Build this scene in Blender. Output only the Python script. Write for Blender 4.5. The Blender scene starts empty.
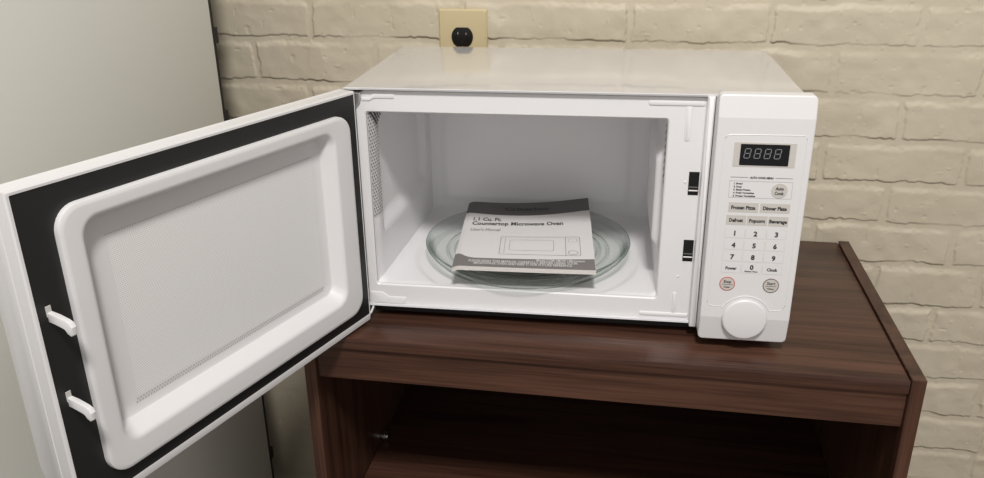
import bpy, bmesh, math, random
import numpy as np
from mathutils import Vector, Matrix

random.seed(7)
RNG = np.random.default_rng(11)
C = bpy.context.scene.collection
PI = math.pi
AL = 0.031            # the oven stands slightly turned on the cabinet
H0 = 0.760            # height of the oven's lower edge above the floor
FOOT = 0.016
RZ = Matrix.Rotation(AL, 4, 'Z')


def mic(x, y, z):     # oven coordinates -> room coordinates
    v = RZ @ Vector((x, y, z))
    return Vector((v.x, v.y, v.z + H0))


# ------------------------------------------------------------------ materials
def mat(name, col, rough=.5, metal=0., spec=.5, coat=0.):
    m = bpy.data.materials.new(name)
    m.use_nodes = True
    b = m.node_tree.nodes['Principled BSDF']
    b.inputs['Base Color'].default_value = (*col, 1)
    b.inputs['Roughness'].default_value = rough
    b.inputs['Metallic'].default_value = metal
    b.inputs['Specular IOR Level'].default_value = spec
    b.inputs['Coat Weight'].default_value = coat
    b.inputs['Coat Roughness'].default_value = .03
    return m


def nodes(m):
    return m.node_tree.nodes, m.node_tree.links, m.node_tree.nodes['Principled BSDF']


def add_bump(m, scale, strength, dist=.001, detail=4):
    N, L, b = nodes(m)
    tc = N.new('ShaderNodeTexCoord')
    n = N.new('ShaderNodeTexNoise')
    n.inputs['Scale'].default_value = scale
    n.inputs['Detail'].default_value = detail
    bp = N.new('ShaderNodeBump')
    bp.inputs['Strength'].default_value = strength
    bp.inputs['Distance'].default_value = dist
    L.new(tc.outputs['Object'], n.inputs['Vector'])
    L.new(n.outputs['Fac'], bp.inputs['Height'])
    L.new(bp.outputs['Normal'], b.inputs['Normal'])
    return m


WHITE = mat('white_moulded_plastic', (.725, .712, .707), .38)
ENAMEL = mat('white_enamel', (.765, .755, .755), .30)
CAVITY = mat('white_cavity_enamel', (.83, .82, .83), .34)
SHEET = mat('white_painted_sheet_steel', (.665, .66, .672), .16, coat=1.0)
GREYPRINT = mat('pale_grey_print', (.56, .53, .49), .5)
LINE = mat('grey_outline_print', (.50, .48, .46), .5)
INK = mat('dark_grey_ink', (.035, .033, .033), .6)
MIDINK = mat('mid_grey_ink', (.16, .155, .15), .6)
RED = mat('red_ring_print', (.50, .10, .07), .5)
BROWNRING = mat('brown_ring_print', (.14, .10, .085), .5)
BLACK = mat('black_plastic', (.010, .010, .010), .45)
BLACKGLOSS = mat('black_display_window', (.006, .006, .007), .14, spec=.25)
SEGMENT = mat('unlit_grey_segments', (.22, .23, .24), .5)
STEEL = mat('bright_steel', (.62, .61, .60), .28, metal=1)
IVORY = mat('ivory_plastic', (.56, .465, .275), .42)
IVORYSCREW = mat('ivory_screw', (.42, .35, .20), .4)
OUTLETBLACK = mat('black_receptacle', (.010, .009, .009), .30, spec=.25)
SLOT = mat('dark_opening', (.002, .002, .002), .9)
SLOTEDGE = mat('pale_slot_mark', (.30, .29, .28), .4)
PAPER = mat('white_paper', (.72, .70, .685), .65)
PAGES = mat('page_edges', (.66, .63, .60), .75)
BANDDARK = mat('dark_grey_cover_band', (.105, .098, .096), .55)
BANDMID = mat('grey_cover_band', (.20, .182, .175), .55)
LIGHTINK = mat('white_lettering', (.66, .64, .62), .6)
FRIDGE = mat('fridge_painted_steel', (.69, .69, .635), .42)
FRIDGEDARK = mat('fridge_back_black', (.015, .014, .013), .7)
add_bump(FRIDGE, 260, .12, .0004)
FLOORM = mat('floor_vinyl', (.16, .13, .10), .5)
BACKBOARD = mat('dark_brown_backboard', (.022, .014, .012), .7)


def wood_mat(name, axis, dark=(.031, .0132, .0086), light=(.104, .048, .031), scale=1.0, rough=.30):
    """walnut foil: streaks that run along one object axis"""
    m = mat(name, dark, rough, spec=.32)
    N, L, b = nodes(m)
    tc = N.new('ShaderNodeTexCoord')
    mp = N.new('ShaderNodeMapping')
    sc = [26 * scale] * 3
    sc[axis] = 1.1 * scale
    mp.inputs['Scale'].default_value = sc
    L.new(tc.outputs['Object'], mp.inputs['Vector'])
    n1 = N.new('ShaderNodeTexNoise')
    n1.inputs['Scale'].default_value = 1.6
    n1.inputs['Detail'].default_value = 5
    n1.inputs['Roughness'].default_value = .62
    n1.inputs['Distortion'].default_value = .5
    L.new(mp.outputs['Vector'], n1.inputs['Vector'])
    mp2 = N.new('ShaderNodeMapping')
    sc2 = [240 * scale] * 3
    sc2[axis] = 5 * scale
    mp2.inputs['Scale'].default_value = sc2
    L.new(tc.outputs['Object'], mp2.inputs['Vector'])
    n2 = N.new('ShaderNodeTexNoise')
    n2.inputs['Scale'].default_value = 1.5
    n2.inputs['Detail'].default_value = 3
    L.new(mp2.outputs['Vector'], n2.inputs['Vector'])
    mx = N.new('ShaderNodeMath')
    mx.operation = 'MULTIPLY_ADD'
    mx.inputs[1].default_value = .55
    L.new(n2.outputs['Fac'], mx.inputs[0])
    L.new(n1.outputs['Fac'], mx.inputs[2])
    cr = N.new('ShaderNodeValToRGB')
    e = cr.color_ramp.elements
    e[0].position = .58
    e[0].color = (*dark, 1)
    e[1].position = 1.02
    e[1].color = (*light, 1)
    k = e.new(.78)
    k.color = (*[d * .55 + l * .45 for d, l in zip(dark, light)], 1)
    L.new(mx.outputs[0], cr.inputs['Fac'])
    L.new(cr.outputs['Color'], b.inputs['Base Color'])
    bp = N.new('ShaderNodeBump')
    bp.inputs['Strength'].default_value = .12
    bp.inputs['Distance'].default_value = .0006
    L.new(n2.outputs['Fac'], bp.inputs['Height'])
    L.new(bp.outputs['Normal'], b.inputs['Normal'])
    return m


WOODX = wood_mat('walnut_foil_lengthwise', 0)
WOODZ = wood_mat('walnut_foil_upright', 2)
WOODY = wood_mat('walnut_foil_depthwise', 1)


def dots_mat(name, base, hole, pitch, radius, ax=(0, 2), rough=.45, soft=.25):
    """rows of small round holes, offset every other row"""
    m = mat(name, base, rough)
    N, L, b = nodes(m)
    tc = N.new('ShaderNodeTexCoord')
    sx = N.new('ShaderNodeSeparateXYZ')
    L.new(tc.outputs['Object'], sx.inputs['Vector'])

    def M(op, a, b_=None, c=None):
        n = N.new('ShaderNodeMath')
        n.operation = op
        for i, v in enumerate((a, b_, c)):
            if v is None:
                continue
            if isinstance(v, (int, float)):
                n.inputs[i].default_value = v
            else:
                L.new(v, n.inputs[i])
        return n.outputs[0]
    u = M('DIVIDE', sx.outputs[ax[0]], pitch)
    v = M('DIVIDE', sx.outputs[ax[1]], pitch * .866)
    row = M('FLOOR', v)
    odd = M('MODULO', M('ABSOLUTE', row), 2.0)
    u2 = M('MULTIPLY_ADD', odd, .5, u)
    fu = M('SUBTRACT', M('FRACT', u2), .5)
    fv = M('MULTIPLY', M('SUBTRACT', M('FRACT', v), .5), .866)
    d = M('SQRT', M('ADD', M('MULTIPLY', fu, fu), M('MULTIPLY', fv, fv)))
    mr = N.new('ShaderNodeMapRange')
    mr.inputs['From Min'].default_value = radius * (1 - soft)
    mr.inputs['From Max'].default_value = radius * (1 + soft)
    L.new(d, mr.inputs['Value'])
    mix = N.new('ShaderNodeMix')
    mix.data_type = 'RGBA'
    mix.inputs['A'].default_value = (*hole, 1)
    mix.inputs['B'].default_value = (*base, 1)
    L.new(mr.outputs['Result'], mix.inputs['Factor'])
    L.new(mix.outputs['Result'], b.inputs['Base Color'])
    return m


SCREEN = dots_mat('perforated_white_screen', (.82, .81, .795), (.56, .55, .535), .0021, .27)
VENT = dots_mat('perforated_vent', (.74, .73, .73), (.20, .20, .20), .0048, .34, ax=(1, 2))


def glass_mat(name, face, edge, pos):
    """clear pressed glass with a faint green cast"""
    m = bpy.data.materials.new(name)
    m.use_nodes = True
    N, L = m.node_tree.nodes, m.node_tree.links
    N.remove(N['Principled BSDF'])
    out = N['Material Output']
    tr = N.new('ShaderNodeBsdfTransparent')
    gl = N.new('ShaderNodeBsdfGlossy')
    gl.inputs['Roughness'].default_value = .06
    gl.inputs['Color'].default_value = (.9, .93, .91, 1)
    lw = N.new('ShaderNodeLayerWeight')
    lw.inputs['Blend'].default_value = .5
    cr = N.new('ShaderNodeValToRGB')
    e = cr.color_ramp.elements
    e[0].color = (*face, 1)
    e[1].color = (*edge, 1)
    e[0].position = pos
    L.new(lw.outputs['Facing'], cr.inputs['Fac'])
    L.new(cr.outputs['Color'], tr.inputs['Color'])
    pw = N.new('ShaderNodeMath')
    pw.operation = 'POWER'
    pw.inputs[1].default_value = 4
    L.new(lw.outputs['Facing'], pw.inputs[0])
    ma = N.new('ShaderNodeMath')
    ma.operation = 'MULTIPLY_ADD'
    ma.inputs[1].default_value = .45
    ma.inputs[2].default_value = .035
    L.new(pw.outputs[0], ma.inputs[0])
    mx = N.new('ShaderNodeMixShader')
    L.new(ma.outputs[0], mx.inputs['Fac'])
    L.new(tr.outputs['BSDF'], mx.inputs[1])
    L.new(gl.outputs['BSDF'], mx.inputs[2])
    L.new(mx.outputs['Shader'], out.inputs['Surface'])
    return m


GLASS = glass_mat('clear_pressed_glass', (.97, .98, .975), (.36, .42, .38), .63)
RIMGLASS = glass_mat('thick_glass_edge', (.88, .905, .89), (.30, .36, .32), .55)


# ------------------------------------------------------------------ mesh helpers
KEEP = set()


def obj(name, bm, mats, parent=None, loc=None, smooth=30):
    me = bpy.data.meshes.new(name)
    if id(bm) not in KEEP:
        bmesh.ops.recalc_face_normals(bm, faces=bm.faces[:])
    KEEP.discard(id(bm))
    bm.to_mesh(me)
    bm.free()
    if not isinstance(mats, (list, tuple)):
        mats = [mats]
    for m in mats:
        me.materials.append(m)
    if smooth:
        me.polygons.foreach_set('use_smooth', [True] * len(me.polygons))
        me.set_sharp_from_angle(angle=math.radians(smooth))
    o = bpy.data.objects.new(name, me)
    C.objects.link(o)
    if parent:
        o.parent = parent
    if loc is not None:
        o.location = loc
    return o


def thing(name, label, cat, loc=(0, 0, 0), rz=0, group=None):
    o = bpy.data.objects.new(name, None)
    C.objects.link(o)
    o.empty_display_size = .05
    o.location = loc
    o.rotation_euler = (0, 0, rz)
    o['label'] = label
    o['category'] = cat
    if group:
        o['group'] = group
    return o


def box(bm, x0, x1, y0, y1, z0, z1, bev=0, seg=2, mi=0):
    r = bmesh.ops.create_cube(bm, size=1)
    vs = r['verts']
    for v in vs:
        v.co = Vector((x0 + (v.co.x + .5) * (x1 - x0), y0 + (v.co.y + .5) * (y1 - y0), z0 + (v.co.z + .5) * (z1 - z0)))
    fs = list({f for v in vs for f in v.link_faces})
    for f in fs:
        f.material_index = mi
    if bev:
        es = list({e for v in vs for e in v.link_edges})
        bmesh.ops.bevel(bm, geom=es, offset=bev, segments=seg, affect='EDGES', profile=.5, material=mi)
    return bm


def B(*a, **k):
    bm = bmesh.new()
    box(bm, *a, **k)
    return bm


def rrect(x0, x1, z0, z1, r, n=6):
    pts = []
    r = max(r, 1e-5)
    for cx, cz, a0 in ((x1 - r, z1 - r, 0), (x0 + r, z1 - r, 90), (x0 + r, z0 + r, 180), (x1 - r, z0 + r, 270)):
        for i in range(n + 1):
            a = math.radians(a0 + 90 * i / n)
            pts.append((cx + r * math.cos(a), cz + r * math.sin(a)))
    return pts


def loft(bm, loops, cap0=False, cap1=False, mi=0, closed=True):
    """loops: lists of 3D points with equal counts"""
    rows = [[bm.verts.new(p) for p in lp] for lp in loops]
    n = len(rows[0])
    for a, b in zip(rows, rows[1:]):
        for i in range(n if closed else n - 1):
            j = (i + 1) % n
            f = bm.faces.new((a[i], a[j], b[j], b[i]))
            f.material_index = mi
    if cap0:
        bm.faces.new(rows[0]).material_index = mi
    if cap1:
        bm.faces.new(rows[-1]).material_index = mi
    return rows


def xz(pts, y):
    return [(p[0], y, p[1]) for p in pts]


def inset(pts, d):
    n = len(pts)
    area = sum(pts[i][0] * pts[(i + 1) % n][1] - pts[(i + 1) % n][0] * pts[i][1] for i in range(n))
    sg = 1 if area > 0 else -1
    out = []
    for i in range(n):
        p0, p1, p2 = Vector(pts[i - 1]), Vector(pts[i]), Vector(pts[(i + 1) % n])
        e1, e2 = (p1 - p0).normalized(), (p2 - p1).normalized()
        n1, n2 = Vector((-e1.y, e1.x)) * sg, Vector((-e2.y, e2.x)) * sg
        m = n1 + n2
        k = m.dot(n1)
        q = p1 + (m * (d / k) if k > .2 else n1 * d)
        out.append((q.x, q.y))
    return out


def prism(bm, pts, y0, y1, bev=.0008, mi=0):
    """polygon in x,z raised from y0 (back) to y1 (front), front rim rounded"""
    if bev:
        bev_y = min(bev, abs(y1 - y0) * .8)
        lo = [xz(pts, y0), xz(pts, y1 + math.copysign(bev_y, y0 - y1)), xz(inset(pts, bev * .35), y1 + math.copysign(bev_y * .3, y0 - y1)), xz(inset(pts, bev), y1)]
    else:
        lo = [xz(pts, y0), xz(pts, y1)]
    loft(bm, lo, cap0=True, cap1=True, mi=mi)


def lathe(bm, prof, n=64, c=(0, 0), axis='z', mi=0):
    """profile (r, h) revolved; axis 'z' upright, 'y' facing the front"""
    rows = []
    for r, h in prof:
        if r < 1e-6:
            p = (c[0], c[1], h) if axis == 'z' else (c[0], h, c[1])
            rows.append([bm.verts.new(p)])
        else:
            row = []
            for i in range(n):
                a = 2 * PI * i / n
                u, v = c[0] + r * math.cos(a), c[1] + r * math.sin(a)
                row.append(bm.verts.new((u, v, h) if axis == 'z' else (u, h, v)))
            rows.append(row)
    for a, b in zip(rows, rows[1:]):
        for i in range(n):
            j = (i + 1) % n
            if len(a) == 1 and len(b) == 1:
                continue
            if len(a) == 1:
                f = bm.faces.new((a[0], b[j], b[i]))
            elif len(b) == 1:
                f = bm.faces.new((a[i], a[j], b[0]))
            else:
                f = bm.faces.new((a[i], a[j], b[j], b[i]))
            f.material_index = mi


def tube(bm, pts, r, n=6, closed=False, mi=0):
    P = [Vector(p) for p in pts]
    k = len(P)
    rows = []
    for i, p in enumerate(P):
        if closed:
            t = (P[(i + 1) % k] - P[i - 1]).normalized()
        else:
            t = (P[min(i + 1, k - 1)] - P[max(i - 1, 0)]).normalized()
        up = Vector((0, 0, 1)) if abs(t.z) < .9 else Vector((0, 1, 0))
        u = t.cross(up).normalized()
        w = t.cross(u)
        rows.append([bm.verts.new(p + r * (math.cos(2 * PI * q / n) * u + math.sin(2 * PI * q / n) * w)) for q in range(n)])
    for i in range(k if closed else k - 1):
        a, b = rows[i], rows[(i + 1) % k]
        for q in range(n):
            bm.faces.new((a[q], a[(q + 1) % n], b[(q + 1) % n], b[q])).material_index = mi
    if not closed:
        bm.faces.new(rows[0]).material_index = mi
        bm.faces.new(rows[-1][::-1]).material_index = mi


def surf(bm, f, nu, nv, mi=0, u0=0, u1=1, v0=0, v1=1):
    g = [[bm.verts.new(f(u0 + (u1 - u0) * i / nu, v0 + (v1 - v0) * j / nv)) for i in range(nu + 1)] for j in range(nv + 1)]
    for j in range(nv):
        for i in range(nu):
            bm.faces.new((g[j][i], g[j][i + 1], g[j + 1][i + 1], g[j + 1][i])).material_index = mi


def sst(x, a, b):
    t = min(max((x - a) / (b - a), 0), 1)
    return t * t * (3 - 2 * t)


_txt = {}


def glyphs(s, bold):
    key = (s, bold)
    if key not in _txt:
        cu = bpy.data.curves.new('lettering', 'FONT')
        cu.body = s
        cu.resolution_u = 2
        cu.offset = bold
        o = bpy.data.objects.new('lettering', cu)
        C.objects.link(o)
        dg = bpy.context.evaluated_depsgraph_get()
        me = o.evaluated_get(dg).to_mesh()
        vs = [tuple(v.co[:2]) for v in me.vertices]
        fs = [tuple(p.vertices) for p in me.polygons]
        o.evaluated_get(dg).to_mesh_clear()
        bpy.data.objects.remove(o)
        bpy.data.curves.remove(cu)
        _txt[key] = (vs, fs)
    return _txt[key]


def text(bm, s, f, size, x=0, y=0, align='c', width=None, bold=.02, mi=0, skew=0):
    """lettering laid on a surface: f(x, y) -> 3D; size = capital height"""
    vs, fs = glyphs(s, bold)
    if not vs:
        return
    xs = [v[0] for v in vs]
    w0, w1 = min(xs), max(xs)
    k = size / .70
    kx = k if width is None else width / (w1 - w0)
    off = {'l': -w0 * kx, 'c': -(w0 + w1) / 2 * kx, 'r': -w1 * kx}[align]
    bv = [bm.verts.new(f(x + off + a * kx + skew * b * k, y + b * k)) for a, b in vs]
    for q in fs:
        try:
            bm.faces.new([bv[i] for i in q]).material_index = mi
        except ValueError:
            pass


# ------------------------------------------------------------------ setting: brick wall, floor
WALL_Y = .360


def vnoise(X, Z, scale, seed):
    r = np.random.default_rng(seed)
    G = r.random((256, 256))
    u, v = X / scale + 1000.37, Z / scale + 1000.71
    i, j = np.floor(u).astype(int), np.floor(v).astype(int)
    a, b = u - i, v - j
    a, b = a * a * (3 - 2 * a), b * b * (3 - 2 * b)
    g = lambda p, q: G[p % 256, q % 256]
    return (g(i, j) * (1 - a) * (1 - b) + g(i + 1, j) * a * (1 - b) + g(i, j + 1) * (1 - a) * b + g(i + 1, j + 1) * a * b) - .5


def ss(x, a, b):
    t = np.clip((x - a) / (b - a), 0, 1)
    return t * t * (3 - 2 * t)


COURSES = {  # lower edge, upper edge, head joints (metres along the wall)
    1: (.353, .409, [-.52, -.31, -.11, .10, .30, .51, .62, .82, 1.02]),
    0: (.287, .341, [-.40, -.193, .055, .308, .513, .718, .922]),
    -1: (.217, .276, [-.50, -.293, -.089, .115, .31, .41, .608, .815, 1.02]),
    -2: (.150, .206, [-.41, -.202, .0, .205, .41, .51, .711, .916]),
    -3: (.084, .138, [-.51, -.305, -.1, .105, .30, .405, .608, .811, 1.015]),
    -4: (.019, .073, [-.41, -.2, .0, .205, .41, .51, .709, .914]),
    -5: (-.047, .010, [-.51, -.305, -.1, .105, .30, .405, .612, .817, 1.02]),
    -6: (-.118, -.057, [-.41, -.2, .0, .205, .41, .51, .712, .868]),
    -7: (-.182, -.128, [-.51, -.305, -.1, .105, .30, .405, .608, .808, 1.01]),
    -8: (-.248, -.192, [-.41, -.2, .0, .205, .41, .51, .705, .925]),
    -9: (-.316, -.260, [-.51, -.305, -.1, .105, .30, .405, .61, .905]),
    -10: (-.383, -.328, [-.41, -.2, .0, .205, .41, .51, .71, .93]),
}


def wall_height(X, Z):
    dx = vnoise(X, Z, .018, 1) * .0062 + vnoise(X, Z, .006, 2) * .0024
    dz = vnoise(X, Z, .030, 3) * .0052 + vnoise(X, Z, .0065, 4) * .0030
    Xd, Zd = X + dx, Z + dz
    H = np.zeros_like(X)
    FADE = np.clip(.86 + 1.3 * vnoise(X, Z, .055, 21) + .7 * vnoise(X, Z, .02, 22), .25, 1.2)
    rows = dict(COURSES)
    for k in range(2, 12):
        rows[k] = (.353 + .066 * (k - 1), .409 + .066 * (k - 1), [(-2.05 + .205 * i + (.1 if k % 2 else 0)) for i in range(24)])
    for k in range(-11, -18, -1):
        rows[k] = (-.383 + .066 * (k + 10), -.328 + .066 * (k + 10), [(-2.05 + .205 * i + (.1 if k % 2 else 0)) for i in range(24)])
    for k, (z0, z1, js) in rows.items():
        js = sorted(js)
        while js[0] > -1.7:
            js.insert(0, js[0] - .205)
        while js[-1] < 2.2:
            js.append(js[-1] + .205)
        rk = random.Random(k * 13 + 5)
        inz = ss(Zd, z0 - .0005, z0 + .0009) * (1 - ss(Zd, z1 - .0075, z1 + .0030))
        for a, b in zip(js, js[1:]):
            m = (X > a - .02) & (X < b + .02)
            if not m.any():
                continue
            g0, g1 = rk.uniform(.004, .0065), rk.uniform(.004, .0065)
            inx = ss(Xd[m], a + g0 - .0012, a + g0 + .0018) * (1 - ss(Xd[m], b - g1 - .0018, b - g1 + .0012))
            tilt = rk.uniform(-.012, .012) * (Z[m] - (z0 + z1) / 2) + rk.uniform(-.004, .004) * (X[m] - (a + b) / 2)
            h = inz[m] * inx * (.0027 + rk.uniform(-.0007, .0007) + tilt * .6) * FADE[m]
            H[m] = np.maximum(H[m], h)
    H += vnoise(X, Z, .045, 5) * .0008 + vnoise(X, Z, .013, 6) * .0005 + vnoise(X, Z, .005, 7) * .0002
    H *= 1 - .85 * ss(-X, .12, .2) * ss(-Z, .18, .26)
    pit = vnoise(X, Z, .009, 8)
    H -= ss(pit, .40, .48) * .0009
    H += ss(vnoise(X, Z, .007, 9), .43, .49) * .0008
    return H


def axis_pts(lo, f0, f1, hi, fine, coarse):
    return np.concatenate([np.arange(lo, f0, coarse), np.arange(f0, f1, fine), np.arange(f1, hi + coarse, coarse)])


xs = axis_pts(-1.3, -.42, 1.02, 1.7, .0014, .005)
zs = axis_pts(-H0, -.64, .37, 1.0, .0014, .005)
Xg, Zg = np.meshgrid(xs, zs)
Hg = wall_height(Xg, Zg)
nx, nz = len(xs), len(zs)
co = np.stack([Xg, WALL_Y - Hg, Zg + H0], -1).reshape(-1, 3)
idx = np.arange(nx * nz).reshape(nz, nx)
quads = np.stack([idx[:-1, :-1], idx[:-1, 1:], idx[1:, 1:], idx[1:, :-1]], -1).reshape(-1, 4)
me = bpy.data.meshes.new('wall_back')
me.vertices.add(len(co))
me.vertices.foreach_set('co', co.ravel())
me.loops.add(quads.size)
me.loops.foreach_set('vertex_index', quads.ravel().astype(np.int32))
me.polygons.add(len(quads))
me.polygons.foreach_set('loop_start', np.arange(0, quads.size, 4, dtype=np.int32))
me.polygons.foreach_set('loop_total', np.full(len(quads), 4, dtype=np.int32))
me.update(calc_edges=True)
me.polygons.foreach_set('use_smooth', [True] * len(quads))
WALLM = mat('cream_painted_brick', (.56, .47, .345), .58)
N_, L_, b_ = nodes(WALLM)
tc = N_.new('ShaderNodeTexCoord')
n1 = N_.new('ShaderNodeTexNoise')
n1.inputs['Scale'].default_value = 7
n1.inputs['Detail'].default_value = 6
cr = N_.new('ShaderNodeValToRGB')
cr.color_ramp.elements[0].position = .3
cr.color_ramp.elements[0].color = (.515, .450, .336, 1)
cr.color_ramp.elements[1].position = .75
cr.color_ramp.elements[1].color = (.57, .506, .390, 1)
L_.new(tc.outputs['Object'], n1.inputs['Vector'])
L_.new(n1.outputs['Fac'], cr.inputs['Fac'])
L_.new(cr.outputs['Color'], b_.inputs['Base Color'])
n2 = N_.new('ShaderNodeTexNoise')
n2.inputs['Scale'].default_value = 330
n2.inputs['Detail'].default_value = 3
bp = N_.new('ShaderNodeBump')
bp.inputs['Strength'].default_value = .18
bp.inputs['Distance'].default_value = .0006
L_.new(tc.outputs['Object'], n2.inputs['Vector'])
L_.new(n2.outputs['Fac'], bp.inputs['Height'])
L_.new(bp.outputs['Normal'], b_.inputs['Normal'])
me.materials.append(WALLM)
wall = bpy.data.objects.new('wall_back', me)
C.objects.link(wall)
wall['kind'] = 'structure'

fl = obj('floor', B(-1.3, 1.7, -2.4, WALL_Y, -.05, 0), FLOORM)
fl['kind'] = 'structure'

# ------------------------------------------------------------------ wall outlet
t = thing('wall_outlet', 'ivory wall outlet with black sockets on the cream brick wall above the oven', 'outlet', (.057, WALL_Y - .0045, H0 + .272))
bm = bmesh.new()
pl = rrect(-.038, .038, -.06, .06, .003)
pl2 = rrect(-.0355, .0355, -.0575, .0575, .003)
loft(bm, [xz(pl, .004), xz(pl, -.0016), xz(pl2, -.0040)], cap0=True, cap1=True)
obj('cover_plate', bm, IVORY, t)
for zc in (.0185, -.0185):
    bm = bmesh.new()
    pts = []
    for i in range(48):
        a = 2 * PI * i / 48
        pts.append((-.0008 + .0168 * math.cos(a), zc + max(-.0142, min(.0142, .0168 * math.sin(a)))))
    prism(bm, pts, -.0035, -.0062, .0006)
    r = obj('receptacle', bm, OUTLETBLACK, t)
    bm = bmesh.new()
    for sx, hh in ((-.0064, .0040), (.0064, .0033)):
        box(bm, -.0008 + sx - .0011, -.0008 + sx + .0011, -.0066, -.0060, zc + .0035 - hh, zc + .0035 + hh, mi=0)
        box(bm, -.0008 + sx - .0006, -.0008 + sx + .0006, -.0068, -.0060, zc + .0035 + hh - .0035, zc + .0035 + hh - .0002, mi=1)  # paler strip at the upper end of each slot
    lathe(bm, [(0, -.0065), (.0026, -.0065), (.0026, -.0060)], 16, (-.0008, zc - .0075), 'y', 0)
    obj('contact_slots', bm, [SLOT, SLOTEDGE], r)
bm = bmesh.new()
lathe(bm, [(.0036, -.0038), (.0036, -.0052), (.0026, -.0060), (0, -.0062)], 20, (-.0008, 0), 'y')
box(bm, -.0055, .0005, -.0064, -.0060, -.0004, .0004, mi=1)
obj('screw', bm, [IVORYSCREW, INK], t)

# ------------------------------------------------------------------ refrigerator at the side
FX, FY = -.270, .190
t = thing('refrigerator', 'tall off-white refrigerator with a plain flat side, behind the open oven door', 'refrigerator', (FX - .35, FY - .33, 0))
ox, oy = FX - .35, FY - .33
obj('cabinet_body', B(-.35, .35, -.27, .33, .03, 1.72, .006, 3), FRIDGE, t)
fd = obj('door', B(-.35, .35, -.345, -.28, .08, 1.72, .012, 3), FRIDGE, t)
bm = bmesh.new()
tube(bm, [(-.30, -.345, .75), (-.30, -.385, .78), (-.30, -.385, 1.25), (-.30, -.345, 1.28)], .009, 8)
obj('door_handle', bm, FRIDGE, fd)
obj('door_gasket', B(-.335, .335, -.28, -.27, .10, 1.70), FRIDGEDARK, t)
bm = B(-.33, .3480, .3302, .336, .10, 1.66)
for z in (.25, .34, .62, .94, 1.06, 1.155):
    box(bm, .330, .3496, .3303, .342, z, z + .022)
obj('back_panel', bm, FRIDGEDARK, t)
for sx in (-.30, .30):
    for sy in (-.22, .28):
        bm = bmesh.new()
        lathe(bm, [(0, 0), (.018, 0), (.018, .012), (.008, .012), (.008, .032), (0, .032)], 16, (sx, sy))
        obj('foot', bm, FRIDGEDARK, t)

# ------------------------------------------------------------------ walnut cabinet the oven stands on
XR, XL, YF, YB = .664, -.072, -.063, .349
TP = .0156
ZS = H0 - .0131       # top of the side panels
ZT = H0 - FOOT        # top of the table top
t = thing('open_cabinet', 'dark walnut open-front cabinet carrying the white oven', 'cabinet', ((XL + XR) / 2, (YF + YB) / 2, 0))
cx_, cy_ = (XL + XR) / 2, (YF + YB) / 2
xl, xr, yf, yb = XL - cx_, XR - cx_, YF - cy_, YB - cy_
for a, b in ((xl, xl + TP), (xr - TP, xr)):
    obj('side_panel', B(a, b, yf, yb, .0, ZS, .0006, 1), WOODZ, t)
G = .0009
obj('top_panel', B(xl + TP + G, xr - TP - G, yf + .0005, yb, ZT - .0165, ZT, .0012, 2), WOODX, t)
obj('apron', B(xl + TP + .0003, xr - TP - .0003, yf + .0055, yf + .0215, H0 - .0792, ZT - .0166, .0008, 1), WOODX, t)
obj('back_panel', B(xl + TP + .0003, xr - TP - .0003, yb - .006, yb - .002, .06, ZT - .0166), BACKBOARD, t)
for zc in (H0 - .337, .085):
    sh = obj('shelf', B(xl + TP + .0004, xr - TP - .0004, yf + .03, yb - .0065, zc - .0156, zc, .0008, 1), WOODX, t)
obj('kick_board', B(xl + TP + .0003, xr - TP - .0003, yf + .03, yf + .045, .0, .069), WOODX, t)
for sx, sg in ((xl + TP, 1),):
    bm = bmesh.new()
    m4 = Matrix.Translation((sx, .170 - cy_, H0 - .3300)) @ Matrix.Rotation(sg * PI / 2, 4, 'Y')
    lathe(bm, [(.0045, -.004), (.0045, .002), (.0085, .002), (.0088, .006), (.0062, .0085), (.0060, .011), (0, .0115)], 20)
    bmesh.ops.transform(bm, matrix=m4, verts=bm.verts[:])
    cam_ = obj('shelf_connector', bm, STEEL, t)
    cam_['label'] = 'round bright metal shelf connector'

# ------------------------------------------------------------------ microwave oven
W, D = .513, .2854
WP, HP = .4109, .2819
CX0, CX1, CZ0, CZ1, CD = .0119, .3652, .0310, .2555, .268
mw = thing('microwave_oven', 'white countertop microwave oven standing with its door swung wide open', 'microwave oven', mic(0, 0, -FOOT), AL)
UP = (0, 0, FOOT)


def mp(name, bm, mats, parent=None, label=None, smooth=30):
    o = obj(name, bm, mats, parent or mw, UP if parent is None else None, smooth)
    if label:
        o['label'] = label
    return o


# casing: sheet-steel wrap, open at the front
bm = bmesh.new()
cx0, cx1, cz0, cz1 = -.0135, .5135, .0020, .2859
def cl(i, r=.004):
    return rrect(cx0 + i, cx1 - i, cz0 + i, cz1 - i, max(r - i, .0005), 5)
loft(bm, [xz(cl(.0012), .030), xz(cl(.0016), -.0030), xz(cl(.0030), -.0040), xz(cl(.0026), -.0058), xz(cl(.0006), -.0064), xz(cl(0), -.0056), xz(cl(0), D - .003), xz(cl(.003), D)], cap1=True)
mp('casing', bm, SHEET)

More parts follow.
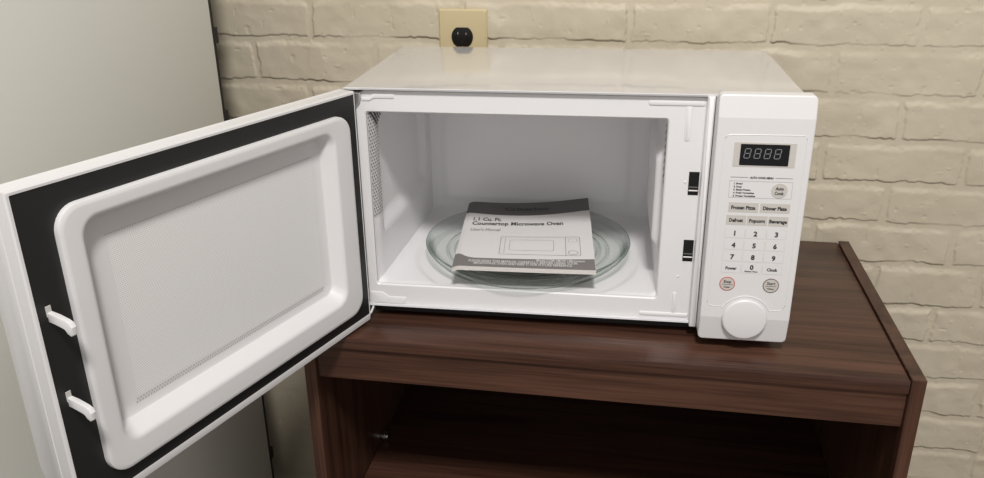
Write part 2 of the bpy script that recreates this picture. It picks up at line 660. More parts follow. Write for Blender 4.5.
# front frame with the cavity mouth, raised ribs and flange
bm = bmesh.new()
o1, o2 = rrect(0, WP, 0, HP, .0012, 6), rrect(.0010, WP - .0010, .0010, HP - .0010, .0012, 6)
h1, h2 = rrect(CX0 - .0015, CX1 + .0015, CZ0 - .0015, CZ1 + .0015, .0045, 6), rrect(CX0, CX1, CZ0, CZ1, .004, 6)
o3 = rrect(-.0005, .4200, -.0008, HP + .0005, .0012, 6)
loft(bm, [xz(o3, .012), xz(o3, .0050), xz(o1, .0048), xz(o1, .0012), xz(o2, 0), xz(h1, 0), xz(h2, .0016), xz(h2, .005)])
prism(bm, [(.0088, .2728), (.0178, .2728), (.0235, .2782), (.0478, .2782), (.0484, .2765), (.0478, .2724), (.0240, .2722), (.0178, .2690), (.0088, .2690)], .001, -.0012, .0010)
prism(bm, [(.0026, .0195), (.0183, .0198), (.0268, .0137), (.0490, .0137), (.0498, .0120), (.0490, .0078), (.0480, .0036), (.0026, .0036)], .001, -.0012, .0010)
prism(bm, rrect(.3424, .4046, .2712, .2772, .0025, 3), .001, -.0013, .0011)
prism(bm, rrect(.3835, .3912, .2300, .2716, .003, 3), .001, -.0008, .0014)
prism(bm, rrect(.3452, .4050, .0070, .0125, .0025, 3), .001, -.0016, .0016)
prism(bm, rrect(.3842, .3898, .0120, .0404, .0025, 3), .001, -.0009, .0012)
prism(bm, rrect(.4058, .4140, .0004, .2845, .0012, 3), .004, -.0130, .0016)
for z in (.0905, .2105):
    prism(bm, rrect(.3875, .3905, z - .03, z - .0275, .001, 2), .001, -.0008, .0004)
mp('front_frame', bm, ENAMEL)

for z0, z1 in ((.1662, .1945), (.0822, .1099)):
    bm = B(.3928, .4046, -.0006, .003, z0, z1, .0004, 1)
    sl = mp('latch_slot', bm, SLOT, label='black upright latch slot')
    bm = B(.3934, .4040, -.0016, -.0004, z0 + .0050, z0 + .0066, .0004, 1)
    box(bm, .3934, .4040, -.0010, -.0005, z0 + .0095, z0 + .0105, 0, 1, 1)
    mp('latch_tab', bm, [WHITE, MIDINK], sl)

# cavity liner
def wl(y, z):   # left wall
    base = .0120 + .0035 * sst(y, .0, .02) + .0135 * min(max(y / CD, 0), 1)
    return base - .0085 * sst(y, .029, .036) * sst(z, .087, .113) * (1 - sst(y, .225, .245)) * sst((y - .030) / .040 + (CZ1 - z) / .026, 1.0, 1.2)


def wr(y, z):   # right wall, with the wave-guide cover
    base = CX1 - .0015 * min(y / .1, 1)
    return base - .0085 * sst(y, .024, .036) * (1 - sst(y, .21, .225)) * sst(z, .082, .096) * (1 - sst(z, .196, .212))


TX, TY = .194, .1162


def fz(x, y):   # cavity floor with a pressed ring
    d = math.hypot(x - TX, y - TY)
    return CZ0 + .0016 * (sst(d, .150, .153)) - .0008


def yb_(x, z):  # back wall with a pressed panel
    inx = sst(x, .045, .053) * (1 - sst(x, .325, .333))
    inz = sst(z, .052, .060) * (1 - sst(z, .228, .236))
    return CD - .0022 * inx * inz


RF = .010
def liner_floor(u, v):
    y = .0012 + (CD - .0012) * v
    x0, x1 = wl(y, CZ0), wr(y, CZ0)
    x = x0 + (x1 - x0) * u
    e = max(0, RF - (x - x0)) / RF
    e2 = max(0, RF - (x1 - x)) / RF
    e3 = max(0, RF - (CD - y)) / RF
    zf = fz(x, y) + .004 * (e * e + e2 * e2 + e3 * e3)
    return (x, y, CZ0 - .0004 + (zf - CZ0 + .0004) * sst(y, .001, .012))


bm = bmesh.new()
surf(bm, liner_floor, 110, 90)
surf(bm, lambda u, v: (wl(.003 + (CD - .003) * u, CZ0 + (CZ1 - CZ0) * v), .003 + (CD - .003) * u, CZ0 + (CZ1 - CZ0) * v), 90, 60)
surf(bm, lambda u, v: (wr(.003 + (CD - .003) * u, CZ0 + (CZ1 - CZ0) * v), .003 + (CD - .003) * u, CZ0 + (CZ1 - CZ0) * v), 80, 60)
surf(bm, lambda u, v: (.026 + .345 * u, yb_(.026 + .345 * u, CZ0 + (CZ1 - CZ0) * v), CZ0 + (CZ1 - CZ0) * v), 80, 60)
surf(bm, lambda u, v: (.0119 + .3533 * u, .003 + (CD - .003) * v, CZ1), 4, 4)
KEEP.add(id(bm))
mp('cavity', bm, CAVITY, smooth=50)

# perforated vents of the cavity
bm = bmesh.new()
surf(bm, lambda u, v: (wl(.004 + .027 * u, .12 + .134 * v) + .0006, .004 + .027 * u, .12 + .134 * v), 10, 30)
KEEP.add(id(bm))
v1 = mp('vent_grille', bm, VENT, label='perforated metal vent')
bm = bmesh.new()
for k in range(7):
    y = .006 + .0072 * k
    zl = .2345 + .0026 * k
    surf(bm, lambda u, v: (wl(y + .0026 * u + .016 * (1 - v) * (.2545 - zl) / .0175, zl + (.2545 - zl) * v) + .0012, y + .0026 * u + .016 * (1 - v) * (.2545 - zl) / .0175, zl + (.2545 - zl) * v), 2, 6)
KEEP.add(id(bm))
mp('vent_slots', bm, SLOT, label='slanted black vent slits')
bm = bmesh.new()
for k in range(16):
    z = .2500 - .0034 * k
    x = .0292 if k % 2 else .0325
    vs = [bm.verts.new((x + .0017 * math.cos(a), CD - .0012, z + .0016 * math.sin(a))) for a in np.linspace(0, 2 * PI, 9)[:-1]]
    bm.faces.new(vs)
KEEP.add(id(bm))
mp('vent_holes', bm, INK, label='zigzag rows of dark vent holes')
bm = bmesh.new()
for k in range(16):
    z = .2440 - .0044 * k
    y = .010 if k % 2 else .016
    vs = [bm.verts.new((wr(y, z) - .0008, y + .0045 * math.cos(a), z + .002 * math.sin(a))) for a in np.linspace(0, 2 * PI, 9)[:-1]]
    bm.faces.new(vs)
KEEP.add(id(bm))
mp('vent_holes', bm, INK, label='zigzag rows of dark vent holes')
bm = bmesh.new()
lathe(bm, [(.018, CZ0 - .002), (.017, .0345), (.013, .0352), (0, .0352)], 24, (TX, TY))
mp('turntable_drive', bm, WHITE)

# base and feet
mp('base_plate', B(.004, .500, .010, .278, -.0120, .0019), BLACK)
for x in (.035, .475):
    for y in (.040, .25):
        bm = bmesh.new()
        lathe(bm, [(0, -FOOT + .0004), (.011, -FOOT + .0004), (.013, -FOOT + .0016), (.013, -.0122), (0, -.0122)], 20, (x, y))
        mp('foot', bm, BLACK)

# hinges
bm = bmesh.new()
prism(bm, [(-.0100, .2826), (.0125, .2826), (.0080, .2800), (.0010, .2782), (-.0115, .2782)], .004, -.0016, 0)  # solid black piece stands in for the shade between casing and frame
mp('hinge_gap_shade', bm, SLOT, label='black piece standing in for shade above the upper hinge')
bm = bmesh.new()
prism(bm, [(-.0020, .2806), (.0082, .2812), (.0085, .2740), (.0068, .2680), (.0040, .2640), (.0012, .2622), (-.0004, .2640)], -.0018, -.0040, .0010)
box(bm, -.008, .009, -.014, -.0016, .2800, .2812, .0004, 1)
box(bm, -.010, -.002, -.016, -.004, .2770, .2782, .0004, 1)
mp('hinge_bracket', bm, STEEL, label='bright metal upper hinge bracket')
bm = bmesh.new()
tube(bm, [(.0060, -.001, .0035), (.0060, -.006, -.0010), (.0050, -.012, -.0042), (.0030, -.019, -.0062)], .0013, 8)
mp('hinge_bracket', bm, ENAMEL, label='white lower hinge bracket')

# control panel
PX0, PX1, PZ0, PZ1 = .4146, .5160, -.0018, .2932
FA, FB = .0305, .2690
PF = -.0410


def pf(z):      # front of the panel leans back above and below the flat middle
    y = PF
    if z < FA:
        y += .0055 * (FA - z) / (FA - PZ0)
    if z > FB:
        y += .0045 * (z - FB) / (PZ1 - FB)
    return y


bm = bmesh.new()
r0 = rrect(PX0, PX1, PZ0, PZ1, .0055, 6)
r1 = rrect(PX0 + .0014, PX1 - .0014, PZ0 + .0014, PZ1 - .0014, .0045, 6)
r05 = rrect(PX0 + .0004, PX1 - .0004, PZ0 + .0004, PZ1 - .0004, .0053, 6)
rb = rrect(PX0, PX1 - .004, PZ0, .2852, .0055, 6)
loft(bm, [xz(rb, -.0066), xz(r0, -.0210), xz(r0, PF + .0016), xz(r05, PF + .0005), xz(r1, PF)], cap0=True, cap1=True)
for z in (FA, FB):
    bmesh.ops.bisect_plane(bm, geom=bm.verts[:] + bm.edges[:] + bm.faces[:], plane_co=(0, 0, z), plane_no=(0, 0, 1))
for v in bm.verts:
    if v.co.y < -.03:
        v.co.y += pf(v.co.z) - PF
panel = mp('control_panel', bm, WHITE, label='white control panel with keypad and dial', smooth=6)


def face(dy):
    return lambda x, z: (x, pf(z) - dy, z)


def cp(name, bm, mats, label=None, smooth=30):
    return mp(name, bm, mats, panel, label, smooth)


# moulded outline that runs down both sides and opens round the dial
KX, KZ, KR = .4650, .0303, .0255
bm = bmesh.new()
pts = [(.4388, .0440), (.4380, .0452), (.4300, .0447), (.4238, .0462), (.4212, .0500), (.4218, .060), (.4232, .240), (.4238, .2470), (.4275, .2502), (.432, .2506), (.503, .2512), (.5070, .2505), (.5092, .2465), (.5092, .060), (.5088, .0500), (.5060, .0440), (.5000, .0425), (.4915, .0421)]
tube(bm, [(x, pf(z) + .0003, z) for x, z in pts], .0007, 6)
a0 = [math.radians(a) for a in range(24, 157, 6)]
tube(bm, [(KX + .0290 * math.cos(a), pf(KZ + .0290 * math.sin(a)) + .0002, KZ + .0290 * math.sin(a)) for a in a0], .0009, 6)
cp('moulded_outline', bm, WHITE)

# display
bm = bmesh.new()
prism(bm, rrect(.4342, .4993, .2153, .2424, .0006, 2), PF + .001, PF - .0004, 0)
bez = cp('display_surround', bm, GREYPRINT, 'pale grey display surround')
bm = bmesh.new()
prism(bm, rrect(.4410, .4923, .2171, .2407, .0005, 2), PF + .001, PF - .0009, 0, 0)
SEG = {'a': (0, 1, 1, 1), 'g': (0, .5, 1, .5), 'd': (0, 0, 1, 0), 'f': (0, .5, 0, 1), 'b': (1, .5, 1, 1), 'e': (0, 0, 0, .5), 'c': (1, 0, 1, .5)}
for k in range(4):
    for s_, (xa, za, xb, zb) in SEG.items():
        q = []
        g = .08
        if za == zb:
            ends = ((xa + g, za), (xb - g, zb))
        else:
            ends = ((xa, za + g * .6), (xb, zb - g * .6))
        for (xx, zz) in ends:
            q.append((.4450 + .01055 * k + .0060 * xx + .0014 * zz, .2252 + .0105 * zz))
        (x1, z1), (x2, z2) = q
        dx_, dz_ = x2 - x1, z2 - z1
        l_ = math.hypot(dx_, dz_)
        hw = .00040
        px_, pz_ = -dz_ / l_ * hw, dx_ / l_ * hw
        vs = [bm.verts.new((a, PF - .00105, b)) for a, b in ((x1 - px_, z1 - pz_), (x2 - px_, z2 - pz_), (x2 + px_, z2 + pz_), (x1 + px_, z1 + pz_))]
        bm.faces.new(vs).material_index = 1
cp('display', bm, [BLACKGLOSS, SEGMENT], 'black display with four unlit grey digits')

# printed menu
bm = bmesh.new()
fpr = face(.00025)
text(bm, 'AUTO COOK MENU', fpr, .0022, .4666, .2018, 'c', .0250, .05, 1)
def hline(x0, x1, z, w=.00022, mi=0):
    vs = [bm.verts.new(fpr(a, b)) for a, b in ((x0, z - w), (x1, z - w), (x1, z + w), (x0, z + w))]
    bm.faces.new(vs).material_index = mi
def frame(x0, x1, z0, z1, w=.00022, mi=0):
    hline(x0, x1, z0, w, mi)
    hline(x0, x1, z1, w, mi)
    for x in (x0, x1):
        vs = [bm.verts.new(fpr(a, b)) for a, b in ((x - w, z0), (x + w, z0), (x + w, z1), (x - w, z1))]
        bm.faces.new(vs).material_index = mi
hline(.4335, .4525, .2030, .0002, 1)
hline(.4808, .4995, .2030, .0002, 1)
frame(.4333, .5000, .1796, .1988)
for k, s_ in enumerate(('1. Bread', '2. Soup', '3. Baked Potato', '4. Fresh Vegetables', '5. Frozen Vegetables')):
    text(bm, s_, fpr, .0020, .4378, .1948 - .00355 * k, 'l', None, .04, 1)
cp('printed_menu', bm, [LINE, INK], 'printed auto cook menu')

# keys
COLX = ((.4334, .4550), (.4558, .4778), (.4788, .5003))


def key(x0, x1, z0, z1, lines, grey, label):
    bm = bmesh.new()
    if grey:
        prism(bm, rrect(x0, x1, z0, z1, .0005, 2), PF + .001, PF - .0002, 0, 0)
    else:
        prism(bm, rrect(x0, x1, z0, z1, .0005, 2), PF + .001, PF - .00012, 0, 2)
        prism(bm, rrect(x0 + .00028, x1 - .00028, z0 + .00028, z1 - .00028, .0004, 2), PF + .001, PF - .00022, 0, 0)
    for s_, size, zc, w in lines:
        text(bm, s_, face(.0004), size, (x0 + x1) / 2, (z0 + z1) / 2 + zc - size / 2, 'c', w, .045, 1)
    cp('button', bm, [GREYPRINT if grey else WHITE, INK, GREYPRINT], label)


key(.4345, .4666, .1622, .1737, [('Frozen Pizza', .0040, 0, .0262)], True, 'grey button reading Frozen Pizza')
key(.4684, .5004, .1625, .1736, [('Dinner Plate', .0040, 0, .0255)], True, 'grey button reading Dinner Plate')
for (a, b), s_, w in zip(COLX, ('Defrost', 'Popcorn', 'Beverage'), (.0150, .0170, .0190)):
    key(a, b, .1470, .1586, [(s_, .0040, 0, w)], True, 'grey button reading ' + s_)
for r_, z1 in ((0, .1430), (1, .1286), (2, .1142)):
    for c_, (a, b) in enumerate(COLX):
        d_ = str(r_ * 3 + c_ + 1)
        key(a, b, z1 - .0117, z1, [(d_, .0056, 0, None)], False, 'white button reading ' + d_)
key(*COLX[0], .0882, .1000, [('Power', .0036, 0, .0125)], False, 'white button reading Power')
key(*COLX[1], .0882, .1000, [('0', .0056, .0020, None), ('Kitchen Timer', .0017, -.0032, .0145)], False, 'white button reading 0')
key(*COLX[2], .0882, .1000, [('Clock', .0036, 0, .0118)], False, 'white button reading Clock')


def round_key(x, z, r, ring, l1, l2, label, w1, w2=None):
    bm = bmesh.new()
    if ring:
        lathe(bm, [(r + .0009, PF + .001), (r + .0009, PF - .0005), (r, PF - .0006)], 40, (x, z), 'y', 2)
    lathe(bm, [(r, PF + .001), (r, PF - .0006), (0, PF - .0006)], 40, (x, z), 'y', 0)
    if ring:
        text(bm, l1, face(.0009), .0034, x, z + .0014, 'c', w1, .02, 1)
        text(bm, l2, face(.0009), .0022, x, z - .0048, 'c', w2, .02, 1)
        vs = [bm.verts.new((a, PF - .0009, b)) for a, b in ((x - .0062, z - .0008), (x + .0062, z - .0008), (x + .0062, z - .0004), (x - .0062, z - .0004))]
        bm.faces.new(vs).material_index = 1
    else:
        text(bm, l1, face(.0009), .0036, x, z + .0008, 'c', w1, .03, 1)
        text(bm, l2, face(.0009), .0036, x, z - .0046, 'c', w2, .03, 1)
    cp('button', bm, [GREYPRINT, INK, ring or GREYPRINT], label)


round_key(.4868, .1889, .0085, None, 'Auto', 'Cook', 'round grey button reading Auto Cook', .0088, .0098)
round_key(.4417, .0742, .0078, RED, 'Stop', 'Clear', 'round button with a red ring reading Stop', .0085, .0075)
round_key(.4903, .0743, .0080, BROWNRING, 'Start', '+30sec.', 'round button with a dark ring reading Start', .0092, .0085)

# dial
bm = bmesh.new()
y0 = PF
lathe(bm, [(KR - .001, y0 + .0060), (KR - .001, y0 - .0002), (KR, y0 - .0010), (KR - .0002, y0 - .0026), (KR - .0016, y0 - .0040), (KR - .0050, y0 - .0047), (0, y0 - .0050)], 72, (KX, KZ), 'y')
cp('dial', bm, WHITE, 'large round white dial')

# ------------------------------------------------------------------ the open door
TH = 1.938
LD = .4219
DZ0, DZ1 = -.0026, .2858
HX, HY = .0068, -.0142
SHEAR = .0065
door_bm = bmesh.new()
S0, S1 = .0040, LD + .0048
prof = [(-.0135, DZ0 - .0085), (-.0135, DZ1 + .0040), (-.0205, DZ1 + .0042), (-.0235, DZ1 + .0022), (-.0440, .2640), (-.0455, .2560), (-.0455, .0300), (-.0440, .0230), (-.0250, DZ0 - .0060), (-.0215, DZ0 - .0085)]
loops = []
for s, ins in ((S0, .0012), (S0 + .0012, 0), (S1 - .0022, 0), (S1 - .0006, .0006), (S1, .0022)):
    cyy, czz = -.028, (DZ0 + DZ1) / 2
    lp = []
    for y, z in prof:
        yy = y + (ins if y < cyy else -ins * .4)
        zz = z + (ins if z < czz else -ins)
        lp.append((s, yy, zz))
    loops.append(lp)
loft(door_bm, loops, cap0=True, cap1=True)
door = mp('door', door_bm, WHITE, label='wide white oven door standing open', smooth=25)
door.location = (HX, HY, FOOT)
door.rotation_euler = (0, 0, -TH)


def dp(name, bm, mats, label=None, smooth=30):
    return mp(name, bm, mats, door, label, smooth)


# raised white lip round the black surround
bm = bmesh.new()
e1 = rrect(S0 + .001, S1 - .0004, DZ0 - .0085, DZ1 + .0042, .001, 3)
e2 = rrect(S0 + .002, LD + .0006, DZ0 - .0004, DZ1 + .0004, .001, 3)
e15 = rrect(S0 + .0014, LD + .0030, DZ0 - .0040, DZ1 + .0026, .001, 3)
loft(bm, [xz(e1, -.0138), xz(e1, .0002), xz(e15, .0012), xz(e2, .0010), xz(e2, -.0016)])
dp('outer_lip', bm, WHITE)
bm = bmesh.new()
k0 = rrect(.0052, LD, DZ0, DZ1, .001, 8)
k1 = rrect(.0300, .3860, .0200, .2600, .012, 8)
loft(bm, [xz(k0, -.0130), xz(k0, .0004), xz(k1, .0004), xz(k1, -.0130)])
dp('black_surround', bm, BLACK, 'black choke surround')

IS0, IS1, IZ0, IZ1 = .0225, .3935, .0125, .2672
DEP = -.0010
bm = bmesh.new()
q0 = rrect(IS0, IS1, IZ0, IZ1, .022, 8)
q1 = rrect(IS0 + .0006, IS1 - .0006, IZ0 + .0006, IZ1 - .0006, .0215, 8)
q2 = rrect(IS0 + .003, IS1 - .003, IZ0 + .003, IZ1 - .003, .020, 8)
q3 = rrect(IS0 + .0048, IS1 - .0048, IZ0 + .0048, IZ1 - .0048, .0185, 8)
g00 = rrect(.0488, .3767, .0348, .2557, .0195, 8)
g15 = rrect(.0540, .3716, .0402, .2508, .0165, 8)
g19 = rrect(.0600, .3668, .0488, .2449, .0125, 8)
g0 = rrect(.0510, .3745, .0370, .2535, .018, 8)
g1 = rrect(.0528, .3728, .0388, .2518, .017, 8)
g2 = rrect(.0610, .3660, .0500, .2440, .012, 8)
g3 = rrect(.0635, .3640, .0525, .2418, .010, 8)
w0 = rrect(.0760, .3425, .0660, .2228, .002, 8)
loft(bm, [xz(q0, .0002), xz(q0, .0040), xz(q1, .0058), xz(q2, .0068), xz(q3, .0068), xz(g00, .0068), xz(g0, .0066), xz(g1, .0054), xz(g15, .0036), xz(g19, -.0078), xz(g2, -.0095), xz(g3, -.0105), xz(w0, -.0105)])
dp('inner_panel', bm, WHITE, 'white raised inner panel with a recessed window')
bm = bmesh.new()
vs = [bm.verts.new(p) for p in xz(w0, -.0104)]
bm.faces.new(vs)
w1_ = rrect(.0735, .3450, .0640, .2250, .003, 8)
dp('perforated_screen', bm, SCREEN, 'pale perforated window screen')
for rows_, n_, rd in (((.2262,), 96, .0008), ((.0632, .0603), 84, .00125)):
    bm = bmesh.new()
    for z in rows_:
        for i in range(n_):
            x = .0760 + (.3425 - .0760) * i / (n_ - 1) + (.0015 if z < .062 else 0)
            vs = [bm.verts.new((x + rd * math.cos(a), -.0101, z + rd * .9 * math.sin(a))) for a in np.linspace(0, 2 * PI, 7)[:-1]]
            bm.faces.new(vs)
    dp('border_perforations', bm, LINE)

for zc in (.1862, .1076):
    bm = bmesh.new()
    poly = [(.000, .0000), (.010, -.0008), (.0225, -.0020), (.0268, -.0034), (.0290, -.0068), (.0284, -.0132), (.0262, -.0150), (.0218, -.0135), (.0210, -.0098), (.0185, -.0088), (.010, -.0085), (.000, -.0085)]
    vs0 = [(.4095, y + .0004, zc + z) for y, z in poly]
    vs1 = [(.4145, y + .0004, zc + z) for y, z in poly]
    a = [bm.verts.new(p) for p in vs0]
    b = [bm.verts.new(p) for p in vs1]
    for i in range(len(a)):
        j = (i + 1) % len(a)
        bm.faces.new((a[i], a[j], b[j], b[i]))
    f0, f1 = bm.faces.new(a), bm.faces.new(b)
    bmesh.ops.bevel(bm, geom=list(f0.edges) + list(f1.edges), offset=.0008, segments=2, affect='EDGES', profile=.5)
    box(bm, .4100, .4150, .0003, .0010, zc - .004, zc + .0055, .0003, 1, 1)
    dp('latch_hook', bm, [WHITE, LINE], 'white latch hook')

# the free end of the door hangs a touch low
for o in [door] + list(door.children):
    for v in o.data.vertices:
        q = min(max(v.co.x / LD, 0), 1)
        v.co.z -= SHEAR * q * (1 - min(max(v.co.z / DZ1, 0), 1)) + .0052 * (1 - q) * min(max(v.co.z / DZ1, 0), 1)

# ------------------------------------------------------------------ glass turntable
bm = bmesh.new()
prof = [(0, 0), (.050, 0), (.118, 0), (.1265, .0020), (.1335, .0090), (.1385, .0160), (.1396, .0190), (.1390, .0204), (.1372, .0206),
        (.1356, .0190), (.1300, .0115), (.1235, .0062), (.1160, .0040), (.1120, .0040), (.1105, .0058), (.1085, .0058), (.1070, .0040), (.1010, .0040), (.0990, .0062), (.0955, .0062), (.0930, .0040),
        (.0860, .0040), (.0850, .0054), (.0840, .0054), (.0830, .0040), (.040, .0040), (0, .0040)]
lathe(bm, prof, 128)
for f in bm.faces:
    c_ = f.calc_center_median()
    r_ = math.hypot(c_.x, c_.y)
    if r_ > .1275 or (c_.z > .0041 and r_ < .115):
        f.material_index = 1
tt = obj('glass_turntable', bm, [GLASS, RIMGLASS], None, mic(TX, TY, .0361), 60)
tt.rotation_euler = (0, 0, AL)
tt['label'] = 'round clear glass turntable lying inside the oven under the manual'
tt['category'] = 'turntable'

# ------------------------------------------------------------------ user manual
BL = Vector((.1120, -.0088, 0))
UU = Vector((.1782, .0092, 0))
VV = Vector((-.0192, .2408, 0))


def man(u, v, d=0.):
    zb = (.0655 * (1 - u) + .0640 * u) * (1 - v) + (.0640 * (1 - u) + .0732 * u) * v
    zb -= .0052 * math.sin(PI * min(max(u, 0), 1)) * v * v + .0004 * math.sin(PI * min(max(u, 0), 1)) * (1 - v)
    zb -= .0032 * (1 - sst(u, -.002, .055)) ** 2
    p = BL + UU * u + VV * v
    return (p.x - TX, p.y - TY, zb + d)


def vt(u):
    return .800 - .038 * math.sin(PI * min(u / .95, 1)) + .012 * sst(.05 - u, 0, .05)


def vb(u):
    return .112 + .066 * math.exp(-(u / .075) ** 2) + .020 * u ** 3


mn = thing('user_manual', 'grey and white user manual lying on the glass turntable in the oven', 'manual', mic(TX, TY, 0), AL)
bm = bmesh.new()
NU = 40
vrows = []
def col(j, u):
    # rows 0-5 lower band, 5-21 white, 21-26 upper band
    if j <= 5:
        return vb(u) * j / 5
    if j <= 21:
        return vb(u) + (vt(u) - vb(u)) * (j - 5) / 16
    return vt(u) + (1 - vt(u)) * (j - 21) / 5
g = [[bm.verts.new(man(i / NU, col(j, i / NU))) for i in range(NU + 1)] for j in range(27)]
g2_ = [[bm.verts.new(man(i / NU, col(j, i / NU), -.0005)) for i in range(NU + 1)] for j in range(27)]
for j in range(26):
    mi = 1 if j < 5 else (0 if j < 21 else 2)
    for i in range(NU):
        bm.faces.new((g[j][i], g[j][i + 1], g[j + 1][i + 1], g[j + 1][i])).material_index = mi
        bm.faces.new((g2_[j][i], g2_[j + 1][i], g2_[j + 1][i + 1], g2_[j][i + 1])).material_index = 0
for i in range(NU):
    bm.faces.new((g[0][i], g2_[0][i], g2_[0][i + 1], g[0][i + 1])).material_index = 0
    bm.faces.new((g[26][i], g[26][i + 1], g2_[26][i + 1], g2_[26][i])).material_index = 0
for j in range(26):
    bm.faces.new((g[j][0], g[j + 1][0], g2_[j + 1][0], g2_[j][0])).material_index = 0
    bm.faces.new((g[j][NU], g2_[j][NU], g2_[j + 1][NU], g[j + 1][NU])).material_index = 0
cover = obj('cover', bm, [PAPER, BANDMID, BANDDARK], mn)
# printing on the cover (u, v in page units)
PWD, PHT = .1784, .2416
fm = lambda x, y: man(x / PWD, y / PHT, .0004)
bm = bmesh.new()
text(bm, 'Criterion', fm, .0130, .490 * PWD, .850 * PHT, 'c', .36 * PWD, .04, 0)
obj('lettering', bm, [INK, MIDINK, LIGHTINK], cover)
bm = bmesh.new()
text(bm, '1.1 Cu. Ft.', fm, .0130, .075 * PWD, .662 * PHT, 'l', .225 * PWD, .025, 0)
text(bm, 'Countertop Microwave Oven', fm, .0130, .073 * PWD, .592 * PHT, 'l', .715 * PWD, .025, 0)
text(bm, "User's Manual", fm, .0100, .072 * PWD, .498 * PHT, 'l', .230 * PWD, .0, 1)
obj('lettering', bm, [INK, MIDINK, LIGHTINK], cover)
bm = bmesh.new()
text(bm, 'Model CCM11M1W / Microwave', fm, .0062, .93 * PWD, .088 * PHT, 'r', .34 * PWD, .02, 2)
text(bm, 'PLEASE READ THIS MANUAL CAREFULLY BEFORE USING YOUR', fm, .0064, .11 * PWD, .059 * PHT, 'l', .77 * PWD, .02, 2)
text(bm, 'MICROWAVE OVEN AND KEEP IT FOR FUTURE REFERENCE', fm, .0064, .15 * PWD, .030 * PHT, 'l', .69 * PWD, .02, 2)
obj('notice', bm, [INK, MIDINK, LIGHTINK], cover)
bm = bmesh.new()
def pline(pts, w=.00035, mi=1, closed=True):
    n_ = len(pts)
    for i in range(n_ if closed else n_ - 1):
        (x1, y1), (x2, y2) = pts[i], pts[(i + 1) % n_]
        l_ = math.hypot(x2 - x1, y2 - y1)
        if l_ < 1e-7:
            continue
        nx_, ny_ = -(y2 - y1) / l_ * w, (x2 - x1) / l_ * w
        k_ = max(1, int(l_ / .006))
        for q in range(k_):
            a, b = q / k_, (q + 1) / k_
            xa, ya, xb, yb2 = x1 + (x2 - x1) * a, y1 + (y2 - y1) * a, x1 + (x2 - x1) * b, y1 + (y2 - y1) * b
            vs = [bm.verts.new(fm(*p)) for p in ((xa - nx_, ya - ny_), (xb - nx_, yb2 - ny_), (xb + nx_, yb2 + ny_), (xa + nx_, ya + ny_))]
            bm.faces.new(vs).material_index = mi
def prect(u0, u1, v0, v1, r=.002, w=.0003):
    pline(rrect(u0 * PWD, u1 * PWD, v0 * PHT, v1 * PHT, r, 3), w)
prect(.318, .905, .168, .412)
prect(.388, .712, .222, .368, .003, .00022)
pline([(.800 * PWD, .170 * PHT), (.800 * PWD, .410 * PHT)], .0003, 1, False)
pline([(.352 * PWD, .185 * PHT), (.352 * PWD, .395 * PHT)], .0002, 1, False)
pline([(.852 * PWD + .0062 * math.cos(a), .205 * PHT + .0062 * math.sin(a)) for a in np.linspace(0, 2 * PI, 17)[:-1]], .0003)
prect(.820, .885, .345, .385, .0008, .0002)
KEEP.add(id(bm))
obj('oven_drawing', bm, [INK, MIDINK, LIGHTINK], cover)
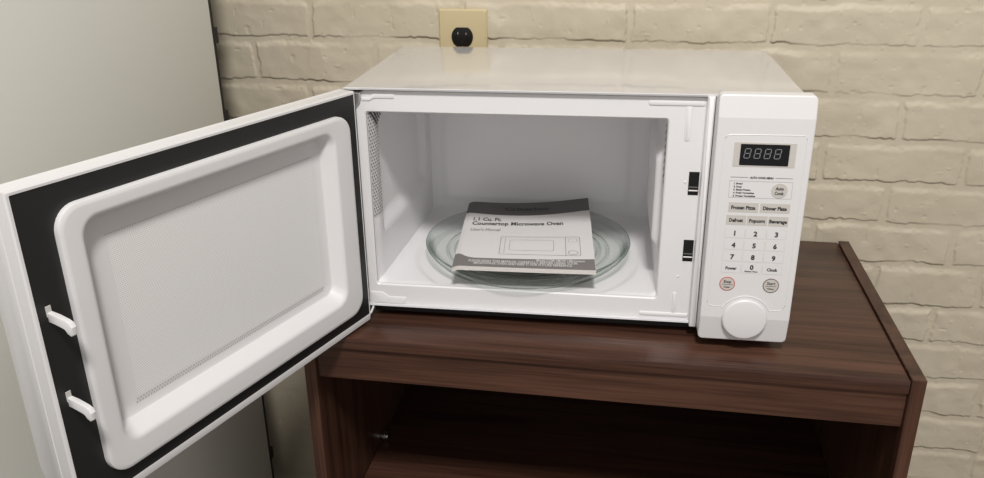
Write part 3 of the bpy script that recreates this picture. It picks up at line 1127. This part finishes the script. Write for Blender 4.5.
# pages: several leaves, each a little short of the next
bm = bmesh.new()
for k in range(5):
    d1, d2 = -.0007 - .00075 * k, -.00125 - .00075 * k
    u0, u1, v0, v1 = .003, 1.002 + .0018 * math.sin(k * 2.1), -.0035 - .0022 * k + .0025 * (k % 2), .992
    A_ = [[bm.verts.new(man(u0 + (u1 - u0) * i / 24, v0 + (v1 - v0) * j / 12, d1)) for i in range(25)] for j in range(13)]
    B_ = [[bm.verts.new(man(u0 + (u1 - u0) * i / 24, v0 + (v1 - v0) * j / 12, d2)) for i in range(25)] for j in range(13)]
    for j in range(12):
        for i in range(24):
            bm.faces.new((A_[j][i], A_[j][i + 1], A_[j + 1][i + 1], A_[j + 1][i]))
            bm.faces.new((B_[j][i], B_[j + 1][i], B_[j + 1][i + 1], B_[j][i + 1]))
    for i in range(24):
        bm.faces.new((A_[0][i], B_[0][i], B_[0][i + 1], A_[0][i + 1]))
        bm.faces.new((A_[12][i], A_[12][i + 1], B_[12][i + 1], B_[12][i]))
    for j in range(12):
        bm.faces.new((A_[j][0], A_[j + 1][0], B_[j + 1][0], B_[j][0]))
        bm.faces.new((A_[j][24], B_[j][24], B_[j + 1][24], A_[j + 1][24]))
obj('pages', bm, PAGES, mn)

# ------------------------------------------------------------------ light
w = bpy.data.worlds.new('room_light')
bpy.context.scene.world = w
w.use_nodes = True
WN, WL = w.node_tree.nodes, w.node_tree.links
bg = WN['Background']
bg.inputs['Color'].default_value = (1.0, .975, .95, 1)
wt = WN.new('ShaderNodeTexCoord')
wx = WN.new('ShaderNodeSeparateXYZ')
WL.new(wt.outputs['Generated'], wx.inputs['Vector'])
wr_ = WN.new('ShaderNodeMapRange')
wr_.inputs['From Min'].default_value = .2
wr_.inputs['From Max'].default_value = -.9
wr_.inputs['To Min'].default_value = .27
wr_.inputs['To Max'].default_value = .60
WL.new(wx.outputs['Y'], wr_.inputs['Value'])
WL.new(wr_.outputs['Result'], bg.inputs['Strength'])
ld = bpy.data.lights.new('ceiling_lamp', 'AREA')
ld.shape = 'DISK'
ld.size = .30
ld.energy = 43
ld.color = (1.0, .975, .95)
lo = bpy.data.objects.new('ceiling_lamp', ld)
C.objects.link(lo)
lo.location = mic(.43, -1.45, 1.92)
lo.rotation_euler = (mic(.25, 0, .1) - lo.location).to_track_quat('-Z', 'Y').to_euler()

# ------------------------------------------------------------------ camera
rx, ry, rz = 1.1828, .0117, .1448
f_px = 838.87
cd = bpy.data.cameras.new('camera')
cd.sensor_width = 36
cd.lens = f_px / 984 * 36
cd.clip_start = .01
co_ = bpy.data.objects.new('camera', cd)
C.objects.link(co_)
Rm = Matrix.Rotation(rz, 4, 'Z') @ Matrix.Rotation(ry, 4, 'Y') @ Matrix.Rotation(rx, 4, 'X')
co_.matrix_world = Matrix.Translation(mic(.3046, -.9462, .4909)) @ RZ @ Rm
bpy.context.scene.camera = co_

vs_ = bpy.context.scene.view_settings
vs_.view_transform = 'Standard'
vs_.look = 'None'
vs_.exposure = 0
vs_.gamma = 1
vs_.use_curve_mapping = False
